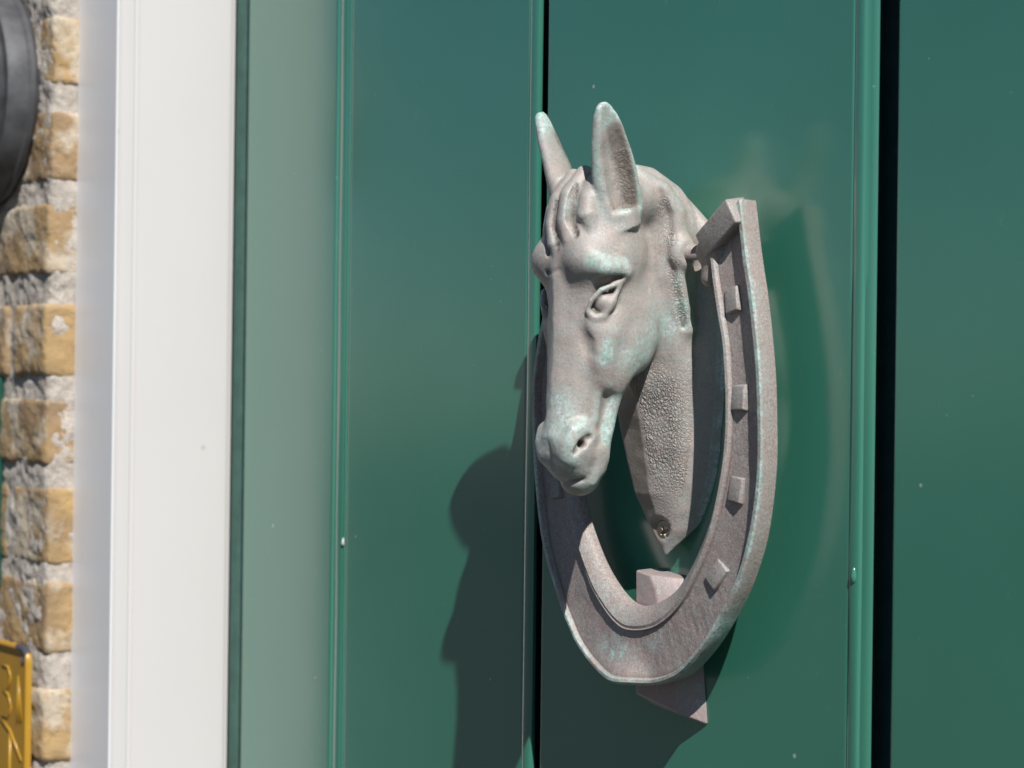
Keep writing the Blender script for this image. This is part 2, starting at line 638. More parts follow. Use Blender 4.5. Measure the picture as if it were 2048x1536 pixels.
def m_yellow():
    t = NT("yellow_enamel")
    n = t.noise(90, 4)
    c = t.mix(n, (.54, .30, .028), (.46, .25, .026))
    # bare metal where the enamel has chipped off the top right corner
    g = t.new("ShaderNodeSeparateXYZ")
    t.l.new(t.tc.outputs["Object"], g.inputs[0])
    s1 = t.math('ADD', g.outputs[2], t.math('MULTIPLY', g.outputs[0], .55))
    s1 = t.math('ADD', s1, t.math('MULTIPLY', t.noise(120, 3), .008))
    chip = t.math('GREATER_THAN', s1, (-149.5 - 419.5 * .55 - 4.5 + 4) * MM)
    inr = t.math('LESS_THAN', g.outputs[0], -422.5 * MM)
    chip = t.math('MULTIPLY', chip, inr)
    c = t.mix(chip, c, (.07, .075, .085))
    return t.out(Base_Color=c, Roughness=.32, Normal=t.bump(t.noise(300, 3), .2, .2))


M_YEL = m_yellow()
SX0, SX1, SZ0, SZ1, SH = -531.0, -420.5, -290.0, -143.5, BH + 5.0
rings = []
for inset, h in ((0, SH - 2), (0, SH), (.8, SH + 1.2), (2.0, SH + 1.4), (3.2, SH + .6), (4.0, SH - .2), (7, SH - .3)):
    rings.append([(x, h, z) for x, z in rrect(SX0 + inset, SX1 - inset, SZ0 + inset, SZ1 - inset, max(9 - inset, 2))])
n = len(rings[0])
V = [p for r_ in rings for p in r_]
Fc = []
for i in range(len(rings) - 1):
    for j in range(n):
        Fc.append((i * n + j, i * n + (j + 1) % n, (i + 1) * n + (j + 1) % n, (i + 1) * n + j))
Fc.append(tuple((len(rings) - 1) * n + j for j in range(n)))
smooth_split(mesh_obj("plate", V, Fc, M_YEL, sign), 60)


def tube(pts, rad, seg=10, closed=False):
    P = [np.array(p, float) for p in pts]
    V, Fc = [], []
    R = rad if hasattr(rad, "__len__") else [rad] * len(P)
    for i, p in enumerate(P):
        t_ = P[min(i + 1, len(P) - 1)] - P[max(i - 1, 0)]
        t_ = t_ / np.linalg.norm(t_)
        a = np.cross(t_, (0, 1, 0))
        if np.linalg.norm(a) < .1:
            a = np.cross(t_, (1, 0, 0))
        a /= np.linalg.norm(a)
        b = np.cross(t_, a)
        for j in range(seg):
            g = 2 * math.pi * j / seg
            V.append(tuple(p + R[i] * (math.cos(g) * a + math.sin(g) * b)))
    for i in range(len(P) - 1):
        for j in range(seg):
            Fc.append((i * seg + j, i * seg + (j + 1) % seg, (i + 1) * seg + (j + 1) % seg, (i + 1) * seg + j))
    Fc.append(tuple(range(seg)))
    Fc.append(tuple((len(P) - 1) * seg + j for j in range(seg)))
    return V, Fc


hs_ = SH - .4
for pts, rd in (([(-435, hs_, -160), (-432.5, hs_, -172), (-430, hs_, -184)], [.4, .8, 1.0]),
                ([(-435, hs_, -160), (-435.5, hs_, -174), (-435, hs_, -185)], [.4, .7, .8]),
                ([(-458, hs_, -186), (-445, hs_, -191), (-429, hs_, -205)], [.9, 1.0, .9]),
                ([(-445, hs_, -191), (-445, hs_, -215), (-445, hs_, -240)], [.9, 1.0, .9]),
                ([(-457, hs_, -157), (-449, hs_, -157), (-445, hs_, -162), (-448, hs_, -168), (-455, hs_, -170), (-448, hs_, -172), (-444, hs_, -178),
                  (-448, hs_, -184), (-457, hs_, -185)], .8)):
    mesh_obj("raised_mark", *tube(pts, rd), M_YEL, sign)
smooth_split(mesh_obj("fixing_screw", *lathe(-428, -151, [(.1, hs_ + 1.2), (1.8, hs_ + 1.0), (2.4, hs_ + .2), (2.4, hs_ - 1)], 20), m_simple("dull_screw_metal", (.3, .3, .32), .4, .6), sign))

# ------------------------------------------------------------------ dark green box at the left edge
V, Fc = box(-650, -473.0, BH - 2, BH + 12, -117, 0)
gb = mesh_obj("letter_box", V, Fc, m_simple("dark_green_metal", (.018, .09, .065), .35), None, smooth=False,
              label="dark green metal box whose edge shows at the far left between lamp and yellow plate", cat="letter box")
bevel_mod(gb, 3)


# ================================================================== KNOCKER
X0 = 19.0                # mid-plane of the horse head
knocker = thing("door_knocker", "weathered bronze horse head door knocker with green patina hanging on the green door", "door knocker")


# ---- implicit sculpting
class Sculpt:
    def __init__(s, lo, hi, step):
        s.step = step
        s.lo = np.array(lo, float)
        s.n = (np.ceil((np.array(hi) - s.lo) / step).astype(int) + 1)
        s.ax = [(s.lo[i] + np.arange(s.n[i]) * step).astype(np.float32) for i in range(3)]
        s.F = np.full(tuple(s.n), 40.0, np.float32)

    def sl(s, lo, hi, pad):
        out = []
        for i in range(3):
            a = int(max(0, math.floor((lo[i] - pad - s.lo[i]) / s.step)))
            b = int(min(s.n[i], math.ceil((hi[i] + pad - s.lo[i]) / s.step) + 1))
            out.append(slice(a, max(a + 1, b)))
        return tuple(out)

    def apply(s, fn, lo, hi, k, mode, sym):
        los = [(lo, hi, 1.0)]
        if sym:
            los.append(((-hi[0], lo[1], lo[2]), (-lo[0], hi[1], hi[2]), -1.0))
            if lo[0] <= 0:
                los = [((-hi[0], lo[1], lo[2]), (hi[0], hi[1], hi[2]), 0.0)]
        for a, b, sg in los:
            S = s.sl(a, b, k * 1.5 + 2.5)
            x = s.ax[0][S[0]][:, None, None]
            y = s.ax[1][S[1]][None, :, None]
            z = s.ax[2][S[2]][None, None, :]
            if sym:
                x = np.abs(x) if sg == 0 else x * sg
            d = fn(x, y, z)
            f = s.F[S]
            kk = max(k, 1e-3)
            if mode == 'add':
                h = np.maximum(kk - np.abs(f - d), 0) / kk
                s.F[S] = np.minimum(f, d) - h * h * kk * .25
            elif mode == 'cut':
                d = -d
                h = np.maximum(kk - np.abs(f - d), 0) / kk
                s.F[S] = np.maximum(f, d) + h * h * kk * .25

    def ell(s, c, r, k=3, mode='add', sym=True, rot=None):
        c = np.array(c, float)
        r = np.array(r, float)
        R = max(r)

        def fn(x, y, z):
            X, Y, Z = x - c[0], y - c[1], z - c[2]
            if rot is not None:
                M = rot
                X, Y, Z = (M[0][0] * X + M[0][1] * Y + M[0][2] * Z, M[1][0] * X + M[1][1] * Y + M[1][2] * Z, M[2][0] * X + M[2][1] * Y + M[2][2] * Z)
            k0 = np.sqrt((X / r[0]) ** 2 + (Y / r[1]) ** 2 + (Z / r[2]) ** 2)
            k1 = np.sqrt((X / r[0] ** 2) ** 2 + (Y / r[1] ** 2) ** 2 + (Z / r[2] ** 2) ** 2) + 1e-6
            return k0 * (k0 - 1) / k1
        ext = r if rot is None else np.array([R, R, R])
        s.apply(fn, tuple(c - ext), tuple(c + ext), k, mode, sym)

    def chain(s, pts, rad, k=2, mode='add', sym=True):
        P = np.array(pts, float)
        R = np.array(rad if hasattr(rad, "__len__") else [rad] * len(P), float)

        def fn(x, y, z):
            best = None
            for i in range(len(P) - 1):
                a, ab = P[i], P[i + 1] - P[i]
                L2 = float(ab @ ab) + 1e-9
                X, Y, Z = x - a[0], y - a[1], z - a[2]
                t = np.clip((X * ab[0] + Y * ab[1] + Z * ab[2]) / L2, 0, 1)
                d = np.sqrt((X - t * ab[0]) ** 2 + (Y - t * ab[1]) ** 2 + (Z - t * ab[2]) ** 2) - (R[i] + (R[i + 1] - R[i]) * t)
                best = d if best is None else np.minimum(best, d)
            return best
        m = R.max()
        s.apply(fn, tuple(P.min(0) - m), tuple(P.max(0) + m), k, mode, sym)

    def loft(s, rows, k=3, mode='add', p=2.2):
        """rows: z, centre out, half depth, half width"""
        rows = np.array(sorted(rows), float)

        def fn(x, y, z):
            zc = np.clip(z, rows[0, 0], rows[-1, 0])
            hc = np.interp(zc, rows[:, 0], rows[:, 1]).astype(np.float32)
            dh = np.interp(zc, rows[:, 0], rows[:, 2]).astype(np.float32)
            w = np.interp(zc, rows[:, 0], rows[:, 3]).astype(np.float32)
            q = ((np.abs(x) / w) ** p + (np.abs(y - hc) / dh) ** p) ** (1 / p)
            d = (q - 1) * np.minimum(w, dh)
            dz = np.abs(z - zc)
            return np.where(dz > 0, np.sqrt(np.maximum(d, 0) ** 2 + dz ** 2) + np.minimum(d, 0) * 0, d)
        W = rows[:, 3].max()
        lo = (0, (rows[:, 1] - rows[:, 2]).min(), rows[0, 0])
        hi = (W, (rows[:, 1] + rows[:, 2]).max(), rows[-1, 0])
        s.apply(fn, lo, hi, k, mode, True)

    def lap(s, V, rad):
        """mean of the field around minus the field: positive on ridges, negative in creases"""
        def smp(P):
            q = (P - s.lo) / s.step
            q = np.clip(q, 0, np.array(s.n) - 1.001)
            i = q.astype(int)
            f = q - i
            o = 0
            for a in (0, 1):
                for b in (0, 1):
                    for c in (0, 1):
                        w = (f[:, 0] if a else 1 - f[:, 0]) * (f[:, 1] if b else 1 - f[:, 1]) * (f[:, 2] if c else 1 - f[:, 2])
                        o = o + w * s.F[i[:, 0] + a, i[:, 1] + b, i[:, 2] + c]
            return o
        base = smp(V)
        o = 0
        for d in ((1, 0, 0), (-1, 0, 0), (0, 1, 0), (0, -1, 0), (0, 0, 1), (0, 0, -1)):
            o = o + smp(V + np.array(d) * rad)
        return (o / 6 - base) / rad

    def mesh(s):
        F = s.F
        F[0] = F[-1] = 5
        F[:, 0] = F[:, -1] = 5
        F[:, :, 0] = F[:, :, -1] = 5
        ins = F < 0
        c = [ins[a:F.shape[0] - 1 + a, b:F.shape[1] - 1 + b, d:F.shape[2] - 1 + d] for a in (0, 1) for b in (0, 1) for d in (0, 1)]
        al = c[0].copy(); an = c[0].copy()
        for q in c[1:]:
            al &= q
            an |= q
        act = an & ~al
        idx = np.argwhere(act)
        cid = np.full(act.shape, -1, np.int32)
        cid[act] = np.arange(len(idx))
        offs = np.array([(a, b, d) for a in (0, 1) for b in (0, 1) for d in (0, 1)])
        val = np.stack([F[idx[:, 0] + o[0], idx[:, 1] + o[1], idx[:, 2] + o[2]] for o in offs], 1)
        acc = np.zeros((len(idx), 3)); cnt = np.zeros(len(idx))
        for i in range(8):
            for j in range(i + 1, 8):
                if abs(offs[i] - offs[j]).sum() != 1:
                    continue
                m = (val[:, i] < 0) != (val[:, j] < 0)
                t = val[:, i] / (val[:, i] - val[:, j] + 1e-12)
                p = offs[i] + t[:, None] * (offs[j] - offs[i])
                acc[m] += p[m]
                cnt[m] += 1
        V = s.lo + (idx + acc / cnt[:, None]) * s.step
        Q = []
        for ax in range(3):
            a, b = [(1, 2), (2, 0), (0, 1)][ax]
            s0 = [slice(None)] * 3; s1 = [slice(None)] * 3
            s0[ax] = slice(0, -1); s1[ax] = slice(1, None)
            ch = ins[tuple(s0)] != ins[tuple(s1)]
            e = np.argwhere(ch)
            e = e[(e[:, a] > 0) & (e[:, b] > 0) & (e[:, a] < F.shape[a] - 1) & (e[:, b] < F.shape[b] - 1)]
            def cell(da, db):
                q = e.copy()
                q[:, a] -= da
                q[:, b] -= db
                return cid[q[:, 0], q[:, 1], q[:, 2]]
            quad = np.stack([cell(1, 1), cell(0, 1), cell(0, 0), cell(1, 0)], 1)
            flip = ~ins[tuple(e.T)]
            quad[flip] = quad[flip][:, ::-1]
            Q.append(quad)
        Q = np.concatenate(Q)
        Q = Q[(Q >= 0).all(1)]
        return V, Q


STEP = 0.5
S = Sculpt((-33, -.6, -70), (33, 68, 107), STEP)

# neck and back plate -----------------------------------------------------
zk = np.array([-67, -60, -56, -42, -25, -6, 0, 20, 40, 57, 66, 75, 82], float)
wk = np.array([1.5, 5.0, 7.2, 12.0, 15.5, 17.5, 18, 19, 19.5, 20, 19.5, 18, 16], float)
hr = np.array([6.8, 8.6, 9.6, 14.8, 18, 22, 25, 32, 38, 38, 38, 38, 38], float)
hsd = np.array([6.6, 7.4, 7.8, 9.0, 11.0, 11.5, 12, 16, 20, 21, 23, 24, 24], float)


def neck(x, y, z):
    w = np.interp(z, zk, wk).astype(np.float32)
    r = np.interp(z, zk, hr).astype(np.float32)
    q = np.interp(z, zk, hsd).astype(np.float32)
    hh = np.array([0, 3, 6.5, 12, 21, 30, 40], float)
    zt = np.array([63, 68, 72, 78, 83, 84.5, 84], float)
    t = np.clip(np.abs(x) / w, 0, 1.2)
    right = r - (r - q) * t ** 1.1
    left = r - (r - q) * np.clip((np.abs(x) - w * .72) / (w * .28), 0, 1.3) ** 2 * .8
    m = np.clip((z + 10) / 18, 0, 1)
    left = left * (1 - m) + right * m
    surf = np.where(x > 0, right, left)
    d1 = (y - surf) * .72
    d2 = (np.abs(x) - w) * .95
    top = np.interp(y, hh, zt).astype(np.float32)
    d3 = (z - top + .014 * x * x) * .8
    d4 = (-66.8 + np.clip(6.3 - y, 0, 9) * 2.0 - z) * .5

    def smax(a, b, k):
        h = np.maximum(k - np.abs(a - b), 0) / k
        return np.maximum(a, b) + h * h * k * .25
    d2 = d2 - np.clip(9.0 - y, 0, 12) * .9 * np.clip(w / 14, .1, 1)
    d = smax(d1, d2, 3.2)
    d = smax(d, d3, 9)
    return smax(d, d4, 1.0)


S.apply(neck, (-31, 0, -68), (31, 42, 85), 0, 'add', False)
# head body -----------------------------------------------------------------
S.loft([(76, 46, 7, 9), (72, 45.5, 12, 13), (66, 44.5, 14.5, 16.5), (55, 43.5, 16.6, 18.5), (45, 43.5, 16.8, 19), (35, 43, 16.5, 17.5),
        (25, 44, 16, 14.8), (12, 45.5, 15.2, 13.4), (0, 48.5, 12.8, 11.8), (-10, 50, 11.8, 10.4), (-20, 51, 12.0, 9.6),
        (-27, 51, 10.5, 9.8), (-33, 50.5, 7.5, 8.4), (-37, 49, 4.5, 6.0)], k=6, p=2.15)
S.ell((0, 42.5, 47), (19.8, 17.0, 25), k=5)
# forehead plane and nasal bone
S.chain([(0, 56, 58), (0, 57.2, 40), (0, 56.5, 25), (0, 57, 10), (0, 57.6, -8), (0, 58, -19)], [4, 4.2, 4, 3.6, 3.6, 4.2], k=3)
# cheeks
S.ell((8.5, 36.5, 23), (10.5, 17, 20.5), k=4)
S.ell((10.8, 34.5, 15), (6.6, 11, 11.5), k=3)
# jaw bone running to the chin
S.chain([(9.5, 38.5, 4), (9.0, 41.0, -8), (8.6, 43.5, -19), (7.5, 45, -27)], [3.8, 3.4, 3.2, 3.2], k=2.2)
S.chain([(10.6, 49.2, 6), (10.4, 49.0, -2), (9.8, 48.8, -14)], [1.8, 1.7, 1.2], k=2)
S.chain([(13.2, 45.6, 1), (12.8, 45.8, -7), (12.0, 46.6, -15)], [1.6, 1.7, 1.2], k=1.6, mode='cut')
# muzzle, lips, chin
S.ell((4.8, 54, -24), (7.2, 8.8, 10.0), k=3.5)
S.ell((0, 51.5, -32.5), (8.2, 7.6, 6.2), k=2.5)
S.ell((0, 48.5, -35.6), (8.2, 7.4, 6.6), k=1.6)
S.chain([(6.8, 45.0, -25.5), (6.0, 45.2, -31.5)], [3.4, 3.8], k=3)
S.chain([(0, 58.0, -38.2), (4.0, 56.0, -37.6), (7.4, 52.5, -36)], [.9, .7, .3], k=2, mode='cut')
S.chain([(9.6, 47.5, -25), (9.2, 46.6, -31), (7.2, 47.8, -36.5)], [1.2, 1.3, 1.0], k=3)
S.chain([(0, 61.0, 40), (0, 60.3, 25), (0, 60.6, 10), (0, 61.2, -8)], [.35, .35, .35, .3], k=1.6)
# nostrils
S.chain([(7.2, 59.4, -27.5), (8.6, 59.8, -22.5), (9.7, 58.2, -17.8), (10.2, 54.4, -16.2), (10.3, 51.6, -19.6)], [1.7, 2.0, 2.1, 1.9, 1.3], k=4)
S.chain([(11.2, 58.9, -25.6), (12.0, 56.6, -22.6), (12.4, 53.4, -20.0)], [1.1, 1.7, 1.2], k=1.0, mode='cut')
S.chain([(8.0, 55.6, -22.6), (13.0, 56.0, -22.2)], [1.4, 1.6], k=.8, mode='cut')
S.chain([(12.6, 57.6, -27.2), (12.6, 55.6, -28.2)], [.5, .5], k=.8, mode='cut')
S.ell((11, 55, 46), (8, 7, 8), k=5)
# under the cheek-bone and before the eye
S.chain([(13.8, 55.0, 16), (14.4, 52.6, 9), (14.0, 50.0, 5.0)], [1.4, 1.7, 1.0], k=4, mode='cut')
S.chain([(14.0, 43.2, 24.5), (15.4, 47.2, 18), (15.0, 49.4, 12.2), (13.8, 50.2, 9.4)], [2.6, 2.8, 2.5, 1.6], k=5)
S.chain([(13.2, 57.2, 23.6), (13.0, 56.6, 19), (14.4, 53.6, 16)], [.9, 1.6, 1.1], k=2.4, mode='cut')
S.ell((13.2, 43.0, 8), (4.0, 8, 10.5), k=6)
S.ell((13.6, 48.6, 21.5), (3.6, 6.5, 6.5), k=5)
# brow
S.chain([(13.0, 54.2, 46), (16.4, 54.0, 44.6), (18.8, 52.2, 42.6), (19.8, 48.2, 42.4), (19.4, 43.6, 41.2)], [2.6, 3.0, 3.0, 2.7, 2.0], k=4.0)
# eye socket, ball and lids
S.ell((19.9, 53.4, 31.0), (6.2, 7.0, 6.8), k=2.2, mode='cut')
S.chain([(17.5, 54.4, 36.8), (19.8, 50.4, 38.0), (20.8, 45.6, 38.9)], [1.5, 1.7, 1.1], k=1.2, mode='cut')
S.ell((15.3, 49.3, 29.8), (4.3, 4.6, 4.4), k=.3)
S.chain([(13.8, 56.0, 27.0), (15.4, 55.6, 30.4), (18.0, 53.0, 34.4), (19.6, 49.0, 36.2), (19.4, 44.6, 38.0)], [.8, 1.0, 1.1, 1.0, .7], k=1.5)
S.chain([(14.0, 55.4, 25.6), (15.4, 53.6, 24.0), (17.4, 50.9, 24.8), (18.9, 48.6, 29.8), (19.4, 45.8, 35.8)], [.9, 1.15, 1.25, 1.25, .9], k=1.7)
S.chain([(15.6, 56.9, 25.4), (16.8, 55.6, 27.8)], [1.0, .8], k=.6, mode='cut')
# mane ridge falling behind the ear and down the neck, near side and far side
S.chain([(6, 38, 79), (12.0, 33, 80), (16.8, 24, 73.4), (18.8, 18.4, 64), (19.4, 17, 51), (19.0, 18.0, 40), (18.4, 14.6, 28), (18.2, 11.8, 21)],
        [1.6, 2.0, 2.3, 2.4, 2.3, 2.2, 2.4, 1.6], k=3.8)
S.chain([(18.2, 26.5, 72), (19.4, 23.2, 64), (19.8, 22.4, 56)], [1.2, 1.5, 1.0], k=1.5, mode='cut')
S.chain([(19.8, 21.6, 46), (20.6, 21.0, 38), (20.2, 17.4, 28), (19.4, 15, 22)], [1.2, 1.7, 1.7, .8], k=1.5, mode='cut')
# skull behind the ears
S.ell((10.5, 33, 69), (9.0, 11, 9.5), k=4)
S.chain([(6, 46, 72), (12, 44, 66)], [7, 5.5], k=4)
S.ell((1.0, 11.2, -56.8), (5.9, 3.9, 5.9), k=.8, mode='cut', sym=False)
# hinge lugs
S.ell((20.5, 16.5, 49.5), (4.2, 5.8, 6.8), k=2)
S.ell((26.5, 17, 49.0), (3.0, 4.6, 5.4), k=1.2, mode='cut')


# ears
def ear_fn(scaleW, scaleT, off, tcut=0.0, du=0.0):
    C0 = np.array([16.2, 41.4, 58.0]); C1 = np.array([19.8, 54.4, 103.2])
    ax = (C1 - C0)
    Lr = np.linalg.norm(ax)
    axn = ax / Lr
    wd = np.array([.42, -.91, 0.0])
    wd = wd - axn * (wd @ axn)
    wd /= np.linalg.norm(wd)
    nd = np.cross(axn, wd)
    if nd[0] < 0:
        nd = -nd
    tt = np.array([0, .12, .28, .45, .62, .78, .9, .97, 1.0])
    Wv = np.array([6.2, 7.4, 8.7, 8.7, 7.6, 6.2, 4.7, 3.3, 1.8]) * scaleW
    Tv = np.array([5.0, 4.8, 4.6, 4.2, 3.7, 3.3, 2.9, 2.3, 1.3]) * scaleT
    bow = np.array([0, -.4, -.9, -1.0, -.6, 0, .3, .3, .2])

    def fn(x, y, z):
        X, Y, Z = x - C0[0] - off * nd[0], y - C0[1] - off * nd[1], z - C0[2] - off * nd[2]
        t = (X * axn[0] + Y * axn[1] + Z * axn[2]) / Lr
        u = X * wd[0] + Y * wd[1] + Z * wd[2] - du
        v = X * nd[0] + Y * nd[1] + Z * nd[2]
        tc = np.clip(t, tcut, 1)
        W = np.interp(tc, tt, Wv).astype(np.float32)
        T = np.interp(tc, tt, Tv).astype(np.float32)
        v = v - np.interp(tc, tt, bow).astype(np.float32)
        q = np.sqrt((u / W) ** 2 + (v / T) ** 2)
        d = (q - 1) * np.minimum(W, T)
        dz = np.abs(t - tc) * Lr
        return np.where(dz > 0, np.sqrt(np.maximum(d, 0) ** 2 + dz ** 2), d)
    return fn


S.apply(ear_fn(1, 1, 0), (4, 30, 54), (30, 66, 106), 3.0, 'add', True)
S.apply(ear_fn(.60, 1.05, 2.9, .16, 1.3), (4, 30, 56), (32, 66, 102), 3.0, 'cut', True)

# forelock swept to the far side (not symmetrical)
S.chain([(-12, 44, 72), (-14.5, 47.5, 62), (-14, 50, 52)], [2.5, 2.8, 1.8], k=2.5, sym=False)
S.chain([(-8, 49, 74), (-9.5, 54.0, 65), (-8.8, 56.2, 57), (-6.8, 57.6, 51)], [3.4, 3.8, 3.4, 1.4], k=1.2, sym=False)
S.chain([(-2.5, 51, 77), (-3.2, 56.4, 68), (-2.7, 58.4, 59), (-1.4, 59.4, 52), (.8, 59.6, 46.0)], [3.6, 4.2, 4.2, 3.6, 1.7], k=.8, sym=False)
S.chain([(3, 50, 78), (3.4, 56.4, 69), (3.9, 58.2, 60), (5.9, 58.2, 53), (9.0, 57, 48)], [3.6, 4.2, 4.1, 3.4, 1.6], k=.8, sym=False)
S.chain([(8.5, 49, 75), (10.6, 53.6, 68), (11.6, 54.8, 62), (13.8, 54.2, 56)], [3.0, 3.8, 3.9, 2.0], k=1.0, sym=False)
S.chain([(6.6, 56.6, 74), (7.4, 59.4, 67), (8.0, 60.2, 60.5), (10.6, 59.2, 54.5)], [1.2, 1.9, 2.1, 1.1], k=.6, mode='cut', sym=False)
S.chain([(-.4, 60.4, 67), (.2, 62.6, 58), (2.2, 62.4, 50.5)], [1.0, 1.8, 1.0], k=.6, mode='cut', sym=False)
S.chain([(-6.4, 58.0, 66), (-6.0, 60.6, 56), (-3.8, 61.6, 48)], [1.0, 1.4, 1.0], k=.8, mode='cut', sym=False)
S.chain([(3.2, 62.4, 42.0), (-1.5, 62.8, 40.4), (-5.5, 61.0, 41.2)], [.8, .9, .7], k=1.0, mode='cut', sym=False)

V, Q = S.mesh()
lapv = S.lap(V, 1.6)
lapw = S.lap(V, 3.2)


def seg_mask(P, pts, rad, soft):
    pts = np.array(pts, float)
    best = np.full(len(P), 1e9)
    for i in range(len(pts) - 1):
        a, ab = pts[i], pts[i + 1] - pts[i]
        t = np.clip(((P - a) @ ab) / (ab @ ab + 1e-9), 0, 1)
        best = np.minimum(best, np.linalg.norm(P - a - t[:, None] * ab, axis=1))
    return np.clip((rad + soft - best) / soft, 0, 1)


A = V.copy()
A[:, 0] = np.abs(A[:, 0])
mint = np.clip((lapv - .10) * 5.5, 0, .9) + np.clip((lapw - .20) * 3.5, 0, .5)
for pts, r, s_, g in (
        ([(17, 56, 45), (21, 53, 43.5), (21.5, 46, 43)], 2.6, 2.2, 1.0),
        ([(10.6, 62.5, -25), (12.5, 62, -20), (13, 57, -15.5), (12, 54, -15)], 2.2, 2.2, 1.1),
        ([(17, 48.5, 14), (17, 50, 9.5)], 2.0, 2.2, .95),
        ([(11.5, 39.5, -4), (11.5, 42.5, -14), (11, 43.5, -20)], 2.6, 2.0, 1.15),
        ([(9, 41, -26), (8, 43, -33)], 2.0, 2.4, 1.0),
        ([(11.6, 49.6, 2), (11, 49.2, -14)], .8, 1.2, .8),
        ([(20, 36, 10), (18, 30, 14), (17, 24, 22)], 5, 7, .62),
        ([(19, 56, 100), (20, 55, 106)], 5, 5, 1.0),
        ([(9, 60, -32), (5, 62, -22), (4, 62, -8)], 3.5, 5, .6),
        ([(12, 52, -36), (8, 46, -38)], 3, 4, .6),
        ([(20, 17, 30), (20, 14, 23)], 1.5, 2, .8),
        ([(7.5, 58, 66), (8.5, 57, 62)], 2, 2.5, .5),
        ([(18.6, 20, 71), (20, 17, 58), (20.4, 17, 46), (20.4, 18, 38)], .8, 1.6, .75)):
    mint = np.maximum(mint, seg_mask(A, pts, r, s_) * g)
ec0, ec1 = np.array([16.2, 41.4, 58.0]), np.array([19.8, 54.4, 103.2])
ewd = np.array([.42, -.91, .22]); ewd /= np.linalg.norm(ewd)
for sgn, amp in ((1, 1.15), (-1, .75)):
    rp_ = [ec0 + (ec1 - ec0) * t_ + ewd * sgn * w_ + np.array([1.5, .5, 0]) for t_, w_ in ((.05, 7.4), (.28, 8.4), (.45, 8.4), (.62, 7.3), (.78, 5.9), (.9, 4.3), (1.0, 1.5))]
    mint = np.maximum(mint, seg_mask(A, rp_, 1.3, 1.5) * amp)
eyem = seg_mask(A, [(16, 55, 26), (18, 50, 31), (19, 46, 36)], 4.0, 2.0)
mint *= 1 - .85 * eyem
mint *= np.clip(.55 + .55 * vnoise(V, 5, 3) + .35 * vnoise(V, 1.7, 4) + .25, 0, 1.3)
mint = np.clip(mint, 0, 1)
grime_shade = np.clip((-lapv - .085) * 6.5, 0, 1)  # creases darkened by curvature, part grime, part painted shade
grime_shade *= np.clip(.8 + .5 * vnoise(V, 2.2, 9), 0, 1)
grime_shade = np.maximum(grime_shade, eyem * np.clip((-lapv - .02) * 7, 0, 1))  # shade painted into the hollows round the eye
crackm = np.zeros(len(V))
crackm = np.maximum(crackm, np.clip((V[:, 0] - .5) / 1.5, 0, 1) * np.clip((20 - V[:, 0]) / 9, .35, .95) * np.clip(.75 + .4 * vnoise(V, 7, 71), .3, 1) * (V[:, 1] > 8) * np.clip((14 - V[:, 2]) / 16, 0, 1) * np.clip((V[:, 2] + 48) / 20, .2, 1) * (V[:, 1] < 30))
crackm = np.maximum(crackm, seg_mask(A, [(19, 25, 68), (20, 24, 60), (20, 22, 54)], 1.0, 2.5) * .55)
crackm = np.maximum(crackm, seg_mask(A, [(20, 21, 46), (21, 20, 36), (20, 16, 25)], 1.0, 3) * .6)
crackm = np.maximum(crackm, seg_mask(A, [(17, 40, 60), (19, 42, 72), (19.5, 45, 84)], 2.4, 2) * .28)
for pts_ in ([(6.6, 56.6, 74), (7.4, 58.6, 67), (8.0, 59.2, 60.5), (10.6, 58.4, 54.5)], [(-.4, 59.8, 67), (.2, 61.6, 58), (2.2, 61.6, 50.5)], [(-6.4, 58, 66), (-6, 61, 56)]):
    crackm = np.maximum(crackm, seg_mask(V, pts_, 1.2, 1.2) * .25)
    grime_shade = np.maximum(grime_shade, seg_mask(V, pts_, .9, 1.0) * np.clip(.2 + vnoise(V, 1.3, 61) * 1.6, 0, 1))
brown = np.clip((-V[:, 0] + 1.0) / 2.0, 0, 1) * np.clip((2 - V[:, 2]) / 6, 0, 1) * (V[:, 1] < 32)  # left face of the neck browned, its shade painted into the colour
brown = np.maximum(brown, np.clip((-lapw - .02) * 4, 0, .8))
em = seg_mask(A, [(17.5, 39.5, 60), (18.5, 41.0, 72), (18.8, 44.0, 82), (19.3, 48.5, 93)], 2.2, 2.0)
brown = np.maximum(brown, em)
grime_shade = np.maximum(grime_shade, em * np.clip(.5 + .9 * vnoise(V * np.array([1, 1, 1.6]), 1.6, 81), .15, .95))
# slight unevenness of the casting
nrm_amp = vnoise(V, 6, 21) * .22 + vnoise(V, 2.0, 22) * .07
V2_ = V + np.stack([vnoise(V, 6, 21) * .25, vnoise(V, 6, 25) * .25, vnoise(V, 6, 26) * .25], 1)
VW = V2_ + np.array([X0, 0, 0])
VW[:, 1] = np.maximum(VW[:, 1], .05)
mesh_obj("horse_head", VW, Q, M_HEAD, knocker, attrs={"mint": mint, "grime_shade": grime_shade, "crack": crackm, "brown": brown})

# ---- screw near the tip of the neck
M_STEEL = m_simple("worn_screw_steel", (.42, .36, .28), .34, .85, .2, 500)


